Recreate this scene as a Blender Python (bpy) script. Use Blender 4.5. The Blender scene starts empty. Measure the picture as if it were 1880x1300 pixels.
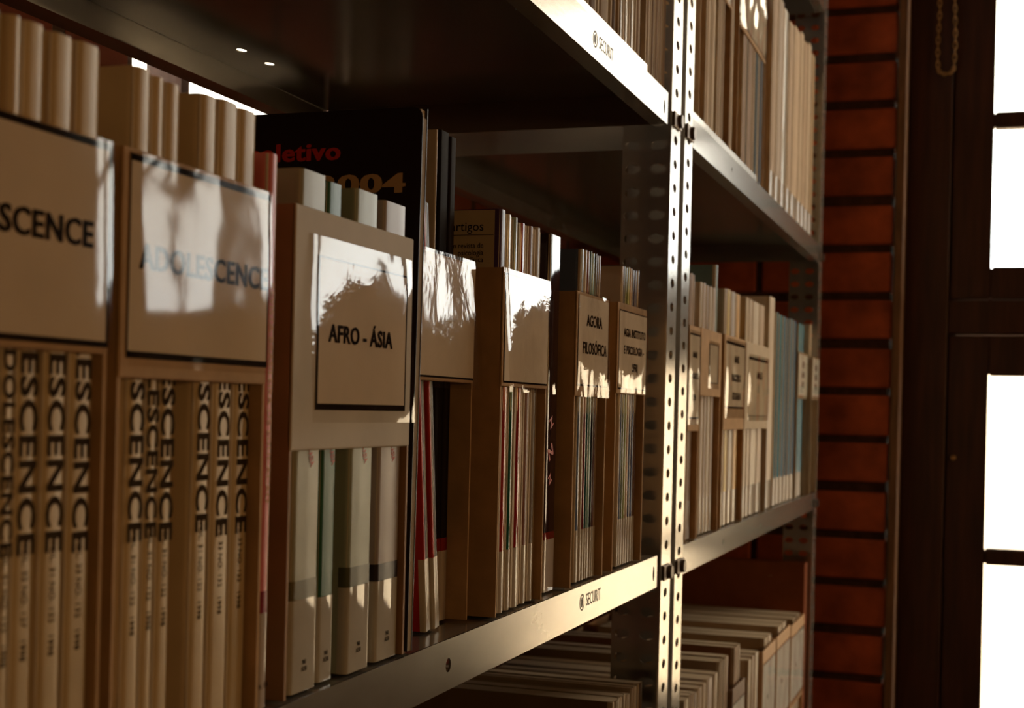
import bpy, bmesh, math, random
from mathutils import Vector, Matrix, noise
from mathutils.geometry import delaunay_2d_cdt

random.seed(7)
sc = bpy.context.scene
COL = sc.collection

# ------------------------------------------------------------------ camera
F = 2600.0; CX, CY = 940.0, 751.0; PHI = 0.0235; TH = math.atan(885.2 / 2600); CAMH = 1.45
_s, _c = math.sin(TH), math.cos(TH)
cam_d = bpy.data.cameras.new('camera'); cam = bpy.data.objects.new('camera', cam_d); COL.objects.link(cam)
cam_d.sensor_width = 36; cam_d.lens = F / 1880 * 36
cam_d.shift_y = (CY - 650) / 1880
cam_d.clip_start = 0.02; cam_d.clip_end = 60
fwd = Vector((-_s, _c, 0)); rgt = Vector((_c, _s, 0)); up = Vector((0, 0, 1))
r2 = rgt * math.cos(PHI) + up * math.sin(PHI)
u2 = up * math.cos(PHI) - rgt * math.sin(PHI)
M = Matrix(((r2.x, u2.x, -fwd.x), (r2.y, u2.y, -fwd.y), (r2.z, u2.z, -fwd.z))).to_4x4()
M.translation = Vector((0, 0, CAMH))
cam.matrix_world = M
cam_d.dof.use_dof = True; cam_d.dof.focus_distance = 0.93; cam_d.dof.aperture_fstop = 13.5
cam_d.dof.aperture_blades = 7
sc.camera = cam

# ------------------------------------------------------------------ view and world
sc.view_settings.view_transform = 'Standard'
try: sc.view_settings.look = 'None'
except Exception: pass
sc.view_settings.gamma = 1; sc.view_settings.use_curve_mapping = False
sc.view_settings.exposure = 0.0
SKY = 8.0
w = bpy.data.worlds.new('sky'); sc.world = w; w.use_nodes = True
nt = w.node_tree; nt.nodes.clear()
o_ = nt.nodes.new('ShaderNodeOutputWorld'); bg = nt.nodes.new('ShaderNodeBackground')
tc = nt.nodes.new('ShaderNodeTexCoord'); sp = nt.nodes.new('ShaderNodeSeparateXYZ'); cr = nt.nodes.new('ShaderNodeValToRGB')
nt.links.new(tc.outputs['Generated'], sp.inputs[0]); nt.links.new(sp.outputs['Z'], cr.inputs[0])
cr.color_ramp.elements[0].position = 0.0; cr.color_ramp.elements[0].color = (1.0, 0.88, 0.74, 1)
cr.color_ramp.elements[1].position = 0.34; cr.color_ramp.elements[1].color = (1.0, 0.78, 0.52, 1)
e_ = cr.color_ramp.elements.new(0.05); e_.color = (1.0, 0.91, 0.77, 1)
e_ = cr.color_ramp.elements.new(0.10); e_.color = (0.93, 0.93, 0.90, 1)
e_ = cr.color_ramp.elements.new(0.20); e_.color = (0.97, 0.90, 0.78, 1)
nt.links.new(cr.outputs[0], bg.inputs[0]); bg.inputs[1].default_value = SKY
nt.links.new(bg.outputs[0], o_.inputs[0])
try:
    sc.cycles.use_denoising = True
    sc.cycles.max_bounces = 8; sc.cycles.transparent_max_bounces = 16
    sc.cycles.sample_clamp_indirect = 12
    sc.cycles.caustics_reflective = False; sc.cycles.caustics_refractive = False
except Exception: pass

def portal(x0, x1, z0, z1, y):
    l = bpy.data.lights.new('sky_portal', 'AREA'); l.shape = 'RECTANGLE'; l.size = x1 - x0; l.size_y = z1 - z0
    l.cycles.is_portal = True
    o = bpy.data.objects.new('sky_portal', l); COL.objects.link(o)
    o.location = ((x0 + x1) / 2, y, (z0 + z1) / 2); o.rotation_euler = (math.radians(-90), 0, 0)
    return o

# ------------------------------------------------------------------ helpers
def ray(u, v):
    dx = u - CX; dy = -(v - CY)
    a = dx * math.cos(PHI) - dy * math.sin(PHI); b = dx * math.sin(PHI) + dy * math.cos(PHI)
    return (a * _c - F * _s, a * _s + F * _c, b)
def yz(u, v, X):
    """depth and height of the photo's point (u, v) on the upright plane x = X"""
    r = ray(u, v); t = X / r[0]; return t * r[1], CAMH + t * r[2]

def link_mesh(name, bm, mat, parent=None, smooth=False):
    me = bpy.data.meshes.new(name)
    if not name.startswith('clear_tape'): bmesh.ops.recalc_face_normals(bm, faces=bm.faces[:])
    bm.to_mesh(me); bm.free()
    mats = mat if isinstance(mat, (list, tuple)) else [mat]
    for m in mats: me.materials.append(m)
    if smooth:
        for p in me.polygons: p.use_smooth = True
    o = bpy.data.objects.new(name, me); COL.objects.link(o)
    if parent: o.parent = parent
    return o
def empty(name, loc=(0, 0, 0), label=None, cat=None, group=None):
    o = bpy.data.objects.new(name, None); COL.objects.link(o); o.location = loc; o.empty_display_size = .02
    if label: o['label'] = label
    if cat: o['category'] = cat
    if group: o['group'] = group
    return o
def struct(o):
    o['kind'] = 'structure'; return o

def box(bm, x0, x1, y0, y1, z0, z1, mi=0):
    vs = [bm.verts.new(p) for p in ((x0,y0,z0),(x1,y0,z0),(x1,y1,z0),(x0,y1,z0),(x0,y0,z1),(x1,y0,z1),(x1,y1,z1),(x0,y1,z1))]
    fs = []
    for q in ((0,3,2,1),(4,5,6,7),(0,1,5,4),(1,2,6,5),(2,3,7,6),(3,0,4,7)):
        f = bm.faces.new([vs[i] for i in q]); f.material_index = mi; fs.append(f)
    return vs, fs
def bevel_all(bm, w, seg=2):
    bmesh.ops.bevel(bm, geom=bm.edges[:], offset=w, segments=seg, affect='EDGES', profile=.5)

def oval(cx, cy, rx, ry, n=14):
    return [(cx + rx * math.cos(2 * math.pi * i / n), cy + ry * math.sin(2 * math.pi * i / n)) for i in range(n)]
def plate(bm, rect, holes, thick, fn):
    """a flat sheet with punched holes; fn(a, b, t) places the sheet's point (a, b) at depth t"""
    a0, a1, b0, b1 = rect
    pts = [(a0, b0), (a1, b0), (a1, b1), (a0, b1)]; loops = [[0, 1, 2, 3]]
    for h in holes:
        k = len(pts); pts += h; loops.append(list(range(k, k + len(h))))
    edges = []
    for L in loops: edges += [(L[i], L[(i + 1) % len(L)]) for i in range(len(L))]
    ov, oe, of, _, _, _ = delaunay_2d_cdt([Vector(p) for p in pts], edges, [], 0, 1e-7)
    def inside(c, h):
        ins = False; n = len(h); j = n - 1
        for i in range(n):
            if (h[i][1] > c[1]) != (h[j][1] > c[1]) and c[0] < (h[j][0] - h[i][0]) * (c[1] - h[i][1]) / (h[j][1] - h[i][1]) + h[i][0]: ins = not ins
            j = i
        return ins
    hb = [(min(p[0] for p in h), max(p[0] for p in h), min(p[1] for p in h), max(p[1] for p in h), h) for h in holes]
    lay = []
    for t in (0, thick): lay.append([bm.verts.new(fn(p[0], p[1], t)) for p in ov])
    for f in of:
        c = (sum(ov[i][0] for i in f) / len(f), sum(ov[i][1] for i in f) / len(f))
        if any(q[0] < c[0] < q[1] and q[2] < c[1] < q[3] and inside(c, q[4]) for q in hb): continue
        bm.faces.new([lay[0][i] for i in f]); bm.faces.new([lay[1][i] for i in reversed(f)])
    for L in loops:
        for i in range(len(L)):
            a, b = L[i], L[(i + 1) % len(L)]
            try: bm.faces.new([lay[0][a], lay[0][b], lay[1][b], lay[1][a]])
            except ValueError: pass

# ------------------------------------------------------------------ materials
MATS = {}
def mat(name, color, rough=.6, metal=0.0, coat=0.0, coat_rough=.1, var=.12, vscale=30, bump=.0, bscale=200, spec=.5, stretch=None, aniso=0):
    if name in MATS: return MATS[name]
    m = bpy.data.materials.new(name); m.use_nodes = True; nt = m.node_tree; b = nt.nodes['Principled BSDF']
    b.inputs['Roughness'].default_value = rough; b.inputs['Metallic'].default_value = metal
    b.inputs['Coat Weight'].default_value = coat; b.inputs['Coat Roughness'].default_value = coat_rough
    b.inputs['Specular IOR Level'].default_value = spec
    b.inputs['Anisotropic'].default_value = aniso
    tc = nt.nodes.new('ShaderNodeTexCoord'); mp = nt.nodes.new('ShaderNodeMapping')
    nt.links.new(tc.outputs['Object'], mp.inputs[0])
    if stretch: mp.inputs['Scale'].default_value = stretch
    n = nt.nodes.new('ShaderNodeTexNoise'); n.inputs['Scale'].default_value = vscale; n.inputs['Detail'].default_value = 5
    nt.links.new(mp.outputs[0], n.inputs['Vector'])
    r = nt.nodes.new('ShaderNodeValToRGB')
    r.color_ramp.elements[0].position = .3; r.color_ramp.elements[1].position = .7
    r.color_ramp.elements[0].color = tuple(max(0, c * (1 - var)) for c in color) + (1,)
    r.color_ramp.elements[1].color = tuple(min(1, c * (1 + var)) for c in color) + (1,)
    nt.links.new(n.outputs['Fac'], r.inputs[0]); nt.links.new(r.outputs[0], b.inputs['Base Color'])
    if bump:
        n2 = nt.nodes.new('ShaderNodeTexNoise'); n2.inputs['Scale'].default_value = bscale; n2.inputs['Detail'].default_value = 3
        nt.links.new(mp.outputs[0], n2.inputs['Vector'])
        bp = nt.nodes.new('ShaderNodeBump'); bp.inputs['Strength'].default_value = bump; bp.inputs['Distance'].default_value = .001
        nt.links.new(n2.outputs['Fac'], bp.inputs['Height']); nt.links.new(bp.outputs[0], b.inputs['Normal'])
        nt.links.new(bp.outputs[0], b.inputs['Coat Normal'])
    MATS[name] = m; return m

M_steel = mat('galvanised_steel', (.50, .46, .41), rough=.20, metal=.70, var=.10, vscale=14, bump=.05, bscale=60, stretch=(1, 1, 3))
M_shelf = mat('painted_shelf_steel', (.28, .25, .21), rough=.17, metal=.5, var=.08, vscale=14, bump=.04, bscale=60, stretch=(1, 1, 3))
M_dark_steel = mat('dark_bolt_steel', (.12, .08, .055), rough=.45, metal=.6, bump=.1)
M_ink = mat('black_ink', (.014, .010, .008), rough=.95, var=.0, spec=0)
M_faded = mat('faded_ink', (.045, .030, .018), rough=.95, var=.3, vscale=600, spec=0)
M_card = mat('brown_card', (.42, .255, .125), rough=.8, spec=.15, var=.12, vscale=60, bump=.1, bscale=400)
M_board = mat('grey_board', (.44, .35, .25), rough=.7, spec=.15, var=.1, vscale=25, bump=.1, bscale=300)
M_paper = mat('label_paper', (.60, .48, .355), rough=.7, var=.06, vscale=30, spec=.1)
M_white = mat('white_paper', (.86, .85, .82), rough=.7, spec=.1, var=.05, vscale=30)
M_tan = mat('tan_card', (.52, .31, .15), rough=.7, var=.1, vscale=40)
M_pages = mat('page_edges', (.55, .44, .31), rough=.85, var=.25, vscale=400, stretch=(.05, 6, .05), bump=.3, bscale=900)
M_wood = mat('dark_wood', (.062, .020, .011), rough=.5, var=.35, vscale=12, bump=.25, bscale=30, stretch=(6, 6, .5))
M_wood2 = mat('wood_batten', (.20, .10, .045), rough=.7, var=.3, vscale=20, bump=.3, bscale=60, stretch=(4, 4, .6))
M_brick = mat('red_brick', (.42, .085, .028), rough=.9, var=.35, vscale=18, bump=.6, bscale=90)
M_mortar = mat('dark_mortar', (.075, .028, .014), rough=.95, var=.3, vscale=60, bump=.6, bscale=120)
M_plaster = mat('dull_plaster', (.22, .15, .10), rough=.95, var=.15, vscale=4)
M_floor = mat('floor_boards', (.13, .07, .04), rough=.5, var=.3, vscale=8, stretch=(6, .6, 1))
M_pale = mat('pale_render', (.85, .81, .74), rough=.95, var=.04, vscale=1.5)
M_earth = mat('pale_paving', (.80, .75, .67), rough=.95, var=.1, vscale=1.2)
M_brass = mat('old_brass', (.55, .36, .16), rough=.45, metal=.7)
M_logo = mat('grey_print', (.14, .105, .085), rough=.6, var=.25, vscale=300)

def glassy(name, rough, ior, tint, bump=0, bscale=40):
    m = bpy.data.materials.new(name); m.use_nodes = True; nt = m.node_tree; nt.nodes.clear()
    out = nt.nodes.new('ShaderNodeOutputMaterial'); mix = nt.nodes.new('ShaderNodeMixShader')
    tr = nt.nodes.new('ShaderNodeBsdfTransparent'); gl = nt.nodes.new('ShaderNodeBsdfGlossy'); fr = nt.nodes.new('ShaderNodeFresnel')
    tr.inputs[0].default_value = tint + (1,); gl.inputs['Roughness'].default_value = rough; fr.inputs[0].default_value = ior
    if bump:
        tc = nt.nodes.new('ShaderNodeTexCoord'); n = nt.nodes.new('ShaderNodeTexNoise'); n.inputs['Scale'].default_value = bscale
        n.inputs['Detail'].default_value = 4; n.inputs['Distortion'].default_value = .6
        nt.links.new(tc.outputs['Object'], n.inputs['Vector'])
        bp = nt.nodes.new('ShaderNodeBump'); bp.inputs['Strength'].default_value = bump; bp.inputs['Distance'].default_value = .0015
        nt.links.new(n.outputs['Fac'], bp.inputs['Height'])
        nt.links.new(bp.outputs[0], gl.inputs['Normal']); nt.links.new(bp.outputs[0], fr.inputs['Normal'])
    ge = nt.nodes.new('ShaderNodeNewGeometry'); ma = nt.nodes.new('ShaderNodeMath'); ma.operation = 'MULTIPLY_ADD'
    ma.inputs[1].default_value = 1 / ior - ior; ma.inputs[2].default_value = ior
    nt.links.new(ge.outputs['Backfacing'], ma.inputs[0]); nt.links.new(ma.outputs[0], fr.inputs[0])
    nt.links.new(fr.outputs[0], mix.inputs[0]); nt.links.new(tr.outputs[0], mix.inputs[1]); nt.links.new(gl.outputs[0], mix.inputs[2])
    nt.links.new(mix.outputs[0], out.inputs[0]); return m
M_glass = glassy('window_glass', .0, 1.45, (.97, .98, .97))
M_fill_tint = glassy('fill_tint_glass', .0, 1.45, (1.0, .76, .47))  # made-up tint that warms the fill through the added side windows
M_tape = glassy('clear_tape', .05, 1.52, (.99, .975, .94), bump=.35, bscale=55)
M_tape_far = glassy('clear_tape_smooth', .06, 1.52, (.99, .975, .94), bump=.2, bscale=30)

def cmat(color, gloss=0, tag=''):
    """cover stock of one printed colour; gloss 0 matt card, 1 laminated, 2 taped"""
    key = 'cover_%d_%d_%d_g%d' % (color[0] * 255, color[1] * 255, color[2] * 255, gloss)
    r, ct, cr_, sp_ = ((.7, .0, .3, .05), (.50, .28, .18, .12), (.8, .9, .035, .0))[gloss]
    return mat(key, color, rough=r, coat=ct, coat_rough=cr_, spec=sp_, var=.07, vscale=40, bump=(.05, .06, .045)[gloss], bscale=(150, 90, 55)[gloss])

# ------------------------------------------------------------------ lettering
_tcache = {}
def text_mesh(txt, size, bold=0.0, align='CENTER', sx=1.0, depth=.00004):
    k = (txt, size, bold, align, sx)
    if k in _tcache: return _tcache[k]
    cu = bpy.data.curves.new('t', 'FONT'); cu.body = txt; cu.size = size; cu.offset = .018 * size if bold > 0 else bold * size; cu.align_x = align; cu.align_y = 'CENTER'
    cu.extrude = depth; cu.resolution_u = 3
    if bold > 0: cu.space_character = 1.07
    o = bpy.data.objects.new('t', cu); COL.objects.link(o)
    bpy.context.view_layer.update()
    dg = bpy.context.evaluated_depsgraph_get()
    me = bpy.data.meshes.new_from_object(o.evaluated_get(dg))
    bpy.data.objects.remove(o); bpy.data.curves.remove(cu)
    bm = bmesh.new()
    for i, dx in enumerate((-1, 0, 1) if bold > 0 else (0,)):
        n0 = len(bm.verts); bm.from_mesh(me); bm.verts.ensure_lookup_table()
        for v in bm.verts[n0:]: v.co.x += dx * bold * size * .5; v.co.y += dx * bold * size * .12; v.co.z += .00001 * i
    for v in bm.verts: v.co.x *= sx
    bm.to_mesh(me); bm.free()
    me.materials.clear()
    _tcache[k] = me; return me
FRONT = Matrix(((0, 0, 1), (1, 0, 0), (0, 1, 0)))          # reads along +Y, faces +X
SPINE = Matrix(((0, 0, 1), (0, 1, 0), (-1, 0, 0)))         # reads downwards on a spine that faces +X
COVER = Matrix(((1, 0, 0), (0, 0, -1), (0, 1, 0)))         # reads along +X, faces -Y
def lettering(name, txt, size, loc, rot, m, parent, bold=0.0, align='CENTER', sx=1.0, tilt=0):
    me = text_mesh(txt, size, bold, align, sx).copy(); me.name = name
    me.materials.append(m)
    o = bpy.data.objects.new(name, me); COL.objects.link(o); o.parent = parent
    R = rot.to_4x4() @ Matrix.Rotation(tilt, 4, 'Z')
    o.matrix_local = Matrix.Translation(loc) @ R
    return o

# ------------------------------------------------------------------ books
def spine_path(w, depth, r, off=0.0, n=6):
    """plan outline of a cover from the fore edge round the spine and back; x to the front"""
    h = w / 2 + off; r = min(r, h * .96); pts = [(-depth, -h)]
    for i in range(n + 1):
        a = -math.pi / 2 + (math.pi / 2) * i / n
        pts.append((-r + off + r * math.cos(a), -h + r + r * math.sin(a)))
    for i in range(n + 1):
        a = (math.pi / 2) * i / n
        pts.append((-r + off + r * math.cos(a), h - r + r * math.sin(a)))
    pts.append((-depth, h)); return pts
def wrap(bm, outer, inner, z0, z1):
    n = len(outer)
    ob = [bm.verts.new((p[0], p[1], z0)) for p in outer]; ot = [bm.verts.new((p[0], p[1], z1)) for p in outer]
    ib = [bm.verts.new((p[0], p[1], z0)) for p in inner]; it = [bm.verts.new((p[0], p[1], z1)) for p in inner]
    for i in range(n - 1):
        bm.faces.new((ob[i], ob[i+1], ot[i+1], ot[i])); bm.faces.new((ib[i+1], ib[i], it[i], it[i+1]))
        bm.faces.new((ob[i], ib[i], ib[i+1], ob[i+1])); bm.faces.new((ot[i+1], it[i+1], it[i], ot[i]))
    for i in (0, n - 1): bm.faces.new((ob[i], ot[i], it[i], ib[i]))
def smooth_sides(o):
    for p in o.data.polygons: p.use_smooth = abs(p.normal.z) < .5
    try: o.data.set_sharp_from_angle(angle=math.radians(50))
    except Exception: pass

NBOOK = 0
def book(kind, label, cat, y0, y1, z0, h, xf, color, depth=.165, gloss=1, r=.003, hard=False, sticker=None, band=None,
         title=None, small=None, lean=0.0, group=None, lift=0.0, rot=None):
    """standing volume: y0..y1 thickness, xf the spine's front; parts cover, page_block, spine_label, spine_band, lettering"""
    w_ = max(.0016, y1 - y0 - .0003)
    root = empty(kind, (xf, (y0 + y1) / 2, z0 + .0004 + lift), label, cat, group)
    if lean: root.rotation_euler = (math.radians(lean), 0, 0); root.location.z += abs(math.sin(math.radians(lean))) * w_ / 2
    t = .0022 if hard else .0005
    t = min(t, w_ * .3)
    outer = spine_path(w_, depth, r)
    inn = spine_path(w_ - 2 * t, depth, max(.0002, r - t)); inner = [(p[0] - t, p[1]) for p in inn]; inner[0] = (-depth, inn[0][1]); inner[-1] = (-depth, inn[-1][1])
    bm = bmesh.new(); wrap(bm, outer, inner, 0, h)
    o = link_mesh('cover', bm, cmat(color, gloss), root); smooth_sides(o)
    bm = bmesh.new(); ins = .003 if hard else .0004
    box(bm, -depth + (.004 if hard else .0006), -t - .0006, -w_ / 2 + t, w_ / 2 - t, ins, h - ins)
    link_mesh('page_block', bm, M_pages, root)
    def wrapped(name, za, zb, col, g, back=.0):
        k = .0002
        po = spine_path(w_, .0022 + r + back, r, k); pi = spine_path(w_, .0022 + r + back, r, .00002)
        b2 = bmesh.new(); wrap(b2, po, pi, za, zb)
        oo = link_mesh(name, b2, cmat(col, g), root); smooth_sides(oo); return oo
    if sticker:
        za, zb, sc_ = sticker if len(sticker) == 3 else (sticker[0], sticker[1], (.50, .45, .40))
        wrapped('spine_label', za, zb, sc_, 2)
    for bd in (band or []): wrapped('spine_band', bd[0], bd[1], bd[2], gloss)
    if title:
        txt, size, zc, colr, bold, sx = title
        lettering('spine_title', txt, size, Vector((.00012, 0, zc)), SPINE, colr, root, bold, 'RIGHT', sx)
    if small:
        txt, size, zc, colr, rot_ = small
        lettering('spine_lettering', txt, size, Vector((.0003, 0, zc)), SPINE if rot_ else FRONT, colr, root, .01)
    return root

# ------------------------------------------------------------------ holders
def wavy_sheet(bm, y0, y1, z0, z1, x, amp, seed, ny=26, nz=26, curl=.0, bulge=0.0, f=28, tilt=0.0):
    vs = []
    for j in range(nz + 1):
        row = []
        for i in range(ny + 1):
            a, b = i / ny, j / nz
            y = y0 + (y1 - y0) * a; z = z0 + (z1 - z0) * b
            n = noise.noise(Vector((y * f + seed * 3.1, z * f * .8, seed)))
            n2 = noise.noise(Vector((y * f * 4 + seed, z * f * 4, seed + 5))) * (.25 + 1.4 * max(0, .14 - b) / .14 + .8 * max(0, b - .9) / .1)
            e = -curl * (max(0, abs(a - .5) - .43) / .07) ** 2
            bu = bulge * math.sin(math.pi * a) * math.sin(math.pi * b)
            row.append(bm.verts.new((x + amp * (n + .35 * n2 + .6) + e + bu - tilt * (z - z0), y, z)))
        vs.append(row)
    for j in range(nz):
        for i in range(ny):
            bm.faces.new((vs[j][i], vs[j][i+1], vs[j+1][i+1], vs[j+1][i]))
def frame_strip(bm, x, y0, y1, z0, z1, tl, tr_, tb, tt, d=.00008):
    if tb: box(bm, x, x + d, y0, y1, z0, z0 + tb)
    if tt: box(bm, x, x + d, y0, y1, z1 - tt, z1)
    if tl: box(bm, x, x + d, y0, y0 + tl, z0 + tb, z1 - tt)
    if tr_: box(bm, x, x + d, y1 - tr_, y1, z0 + tb, z1 - tt)

def holder(label, y0, y1, zb0, zb1, zbase, xf, seed, lab=None, text=(), card=None, band_mat=None, border=(.0016, .0016, .0016, .0016),
           amp=.0009, bulge=0, depth=.21, tape_pad=(.004, .004, .006, .003), tape=None, htop=None, paper=None, detail=26, f=28, tilt=0.0, cat='magazine holder'):
    card = card or M_card; th = .0022; ht = htop or zb1
    root = empty('magazine_holder', (xf, (y0 + y1) / 2, zbase + .0003), label, cat)
    Y0, Y1 = y0 - (y0 + y1) / 2, y1 - (y0 + y1) / 2; zz = zbase + .0003
    for s in (0, 1):
        bm = bmesh.new(); a = Y0 if s == 0 else Y1 - th
        box(bm, -depth, -.0006, a, a + th, 0, ht - zz - .0004); link_mesh('side_panel', bm, card, root)
    bm = bmesh.new(); box(bm, -depth, -depth + th, Y0 + th, Y1 - th, 0, ht - zz - .002); link_mesh('back_panel', bm, card, root)
    bm = bmesh.new(); box(bm, -.0022, 0, Y0, Y1, zb0 - zz, zb1 - zz); bevel_all(bm, .0009, 2)
    link_mesh('front_band', bm, band_mat or card, root)
    if lab:
        a, b, c_, d_ = lab; a -= (y0 + y1) / 2; b -= (y0 + y1) / 2; c_ -= zz; d_ -= zz
        bm = bmesh.new(); box(bm, .0, .0002, a, b, c_, d_); link_mesh('label_card', bm, paper or M_paper, root)
        bm = bmesh.new(); frame_strip(bm, .00022, a, b, c_, d_, *border); link_mesh('label_border', bm, M_ink, root)
        for (t, size, fy, fz, bold, sx) in text:
            lettering('label_lettering', t, size, Vector((.00035, a + (b - a) * fy, c_ + (d_ - c_) * fz)), FRONT, M_ink, root, bold, 'CENTER', sx)
        bm = bmesh.new(); p = tape_pad
        wavy_sheet(bm, a - p[0], b + p[1], c_ - p[2], d_ + p[3], .0007 + max(0, tilt) * (d_ - c_ + p[2] + p[3]), amp, seed, detail, detail, curl=.0006, bulge=bulge, f=f, tilt=tilt)
        link_mesh('clear_tape', bm, tape or M_tape, root, smooth=True)
    return root

# ------------------------------------------------------------------ room
YW = 2.80          # glazed wall's inner face
XB = -0.75         # brick wall behind the shelves
ZT, ZM, ZL = 1.754, 1.314, 0.874     # shelf tops
def sbox(name, x0, x1, y0, y1, z0, z1, m, bev=0, parent=None):
    bm = bmesh.new(); box(bm, x0, x1, y0, y1, z0, z1)
    if bev: bevel_all(bm, bev)
    o = link_mesh(name, bm, m, parent)
    if parent is None: struct(o)
    return o
sbox('floor', XB - .2, 2.2, -3.6, YW + .12, -.1, 0, M_floor)
sbox('ceiling', XB - .2, 2.2, -3.6, YW + .12, 3.0, 3.1, M_plaster)
FILL_WINS = [(1.60, 2.30, 1.40, 1.95), (-1.85, -.65, 1.40, 1.95)]     # added fill-light windows, unseen, in the wall across the aisle: y0, y1, z0, z1
bm = bmesh.new(); box(bm, 2.0, 2.12, -3.5, YW + .1, 0, 1.40); box(bm, 2.0, 2.12, -3.5, YW + .1, 1.95, 3.0)
for q in ((-3.5, FILL_WINS[1][0]), (FILL_WINS[1][1], FILL_WINS[0][0]), (FILL_WINS[0][1], YW + .1)): box(bm, 2.0, 2.12, q[0], q[1], 1.40, 1.95)
struct(link_mesh('wall_right', bm, M_plaster))
for n_, RW in ((6, FILL_WINS[0]), (7, FILL_WINS[1])):
    bm = bmesh.new()
    for k in range(3):
        y_ = RW[0] + (RW[1] - RW[0] - .05) * k / 2; box(bm, 2.03, 2.08, y_, y_ + .05, RW[2], RW[3])
    for z_ in (RW[2], (RW[2] + RW[3]) / 2 - .02, RW[3] - .05): box(bm, 2.035, 2.075, RW[0] + .05, RW[1] - .05, z_, z_ + .045)
    fill_win = struct(link_mesh('window_%d' % n_, bm, M_wood))  # added out of view to throw fill light on spines and covers
    bm = bmesh.new(); box(bm, 2.05, 2.054, RW[0] + .01, RW[1] - .01, RW[2] + .01, RW[3] - .01); link_mesh('pane', bm, M_fill_tint, fill_win)
sbox('wall_near', XB, 2.0, -3.6, -3.5, 0, 3.0, mat('dark_far_wall', (.06, .035, .02), .9))

# brick wall behind the shelves, with a small window that shows above the books
WO = (1.100, 1.62, 1.734, 2.30)      # y0, y1, z0, z1
def brick_mat():
    m = bpy.data.materials.new('brick_bond'); m.use_nodes = True; nt = m.node_tree; b = nt.nodes['Principled BSDF']
    tc = nt.nodes.new('ShaderNodeTexCoord'); sp = nt.nodes.new('ShaderNodeSeparateXYZ'); cb = nt.nodes.new('ShaderNodeCombineXYZ')
    nt.links.new(tc.outputs['Object'], sp.inputs[0]); nt.links.new(sp.outputs['Y'], cb.inputs[0]); nt.links.new(sp.outputs['Z'], cb.inputs[1])
    t = nt.nodes.new('ShaderNodeTexBrick'); t.inputs['Scale'].default_value = 1; t.inputs['Brick Width'].default_value = .25; t.inputs['Row Height'].default_value = .0888
    t.inputs['Mortar Size'].default_value = .009; t.inputs['Color1'].default_value = (.26, .055, .022, 1); t.inputs['Color2'].default_value = (.19, .045, .02, 1); t.inputs['Mortar'].default_value = (.07, .03, .015, 1)
    nt.links.new(cb.outputs[0], t.inputs[0]); nt.links.new(t.outputs[0], b.inputs['Base Color']); b.inputs['Roughness'].default_value = .9
    bp = nt.nodes.new('ShaderNodeBump'); bp.invert = True; bp.inputs['Distance'].default_value = .01; nt.links.new(t.outputs['Fac'], bp.inputs['Height']); nt.links.new(bp.outputs[0], b.inputs['Normal'])
    return m
M_bond = brick_mat()
bm = bmesh.new()
box(bm, XB - .12, XB, -3.5, WO[0], 0, 3.0); box(bm, XB - .12, XB, WO[1], YW + .1, 0, 3.0)
box(bm, XB - .12, XB, WO[0], WO[1], 0, WO[2]); box(bm, XB - .12, XB, WO[0], WO[1], WO[3], 3.0)
struct(link_mesh('wall_left', bm, M_bond))
bm = bmesh.new(); x0, x1 = XB - .05, XB - .01; y0, y1, z0, z1 = WO; t = .022
for q in ((y0, y0+t, z0, z1), (y1-t, y1, z0, z1), (y0+t, y1-t, z0, z0+.006), (y0+t, y1-t, z1-t, z1), (1.205, 1.220, z0+.006, z1-t)): box(bm, x0, x1, *q)
w5 = struct(link_mesh('window_5', bm, M_wood))
bm = bmesh.new(); box(bm, XB - .032, XB - .028, y0 + t, y1 - t, z0 + .006, z1 - t); link_mesh('pane', bm, M_glass, w5)

# brick pier at the end of the aisle
bm = bmesh.new(); bz = 0.9649 - 10 * .0888; k = 0; YP = 2.70
box(bm, XB, -.1885, YP + .009, YW + .1, 0, 3.0, 1)
while bz < 3.0:
    z0b, z1b = max(.001, bz + .0085), min(2.999, bz + .0888 - .0085)
    if z1b > z0b + .01:
        xr = -.184 + random.uniform(-.002, .002); lens = [.145, .25, .25] if k % 2 else [.25, .25, .145]
        for L in lens:
            xl = max(XB + .002, xr - L + .012)
            if xr - xl > .02:
                j = random.uniform(-.0015, .0015); b2 = bmesh.new()
                box(b2, xl, xr, YP + j, YP + .06, z0b + random.uniform(-.002, .002), z1b + random.uniform(-.002, .002)); bevel_all(b2, .003, 1)
                tmp = bpy.data.meshes.new('t'); b2.to_mesh(tmp); b2.free(); bm.from_mesh(tmp); bpy.data.meshes.remove(tmp)
            xr = xl - .012
    bz += .0888; k += 1
struct(link_mesh('wall_far', bm, [M_brick, M_mortar]))
bm = bmesh.new(); box(bm, -.1820, -.1655, YP - .004, YW + .04, 0, 3.0); bevel_all(bm, .003); struct(link_mesh('trim_1', bm, M_wood2))

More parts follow.
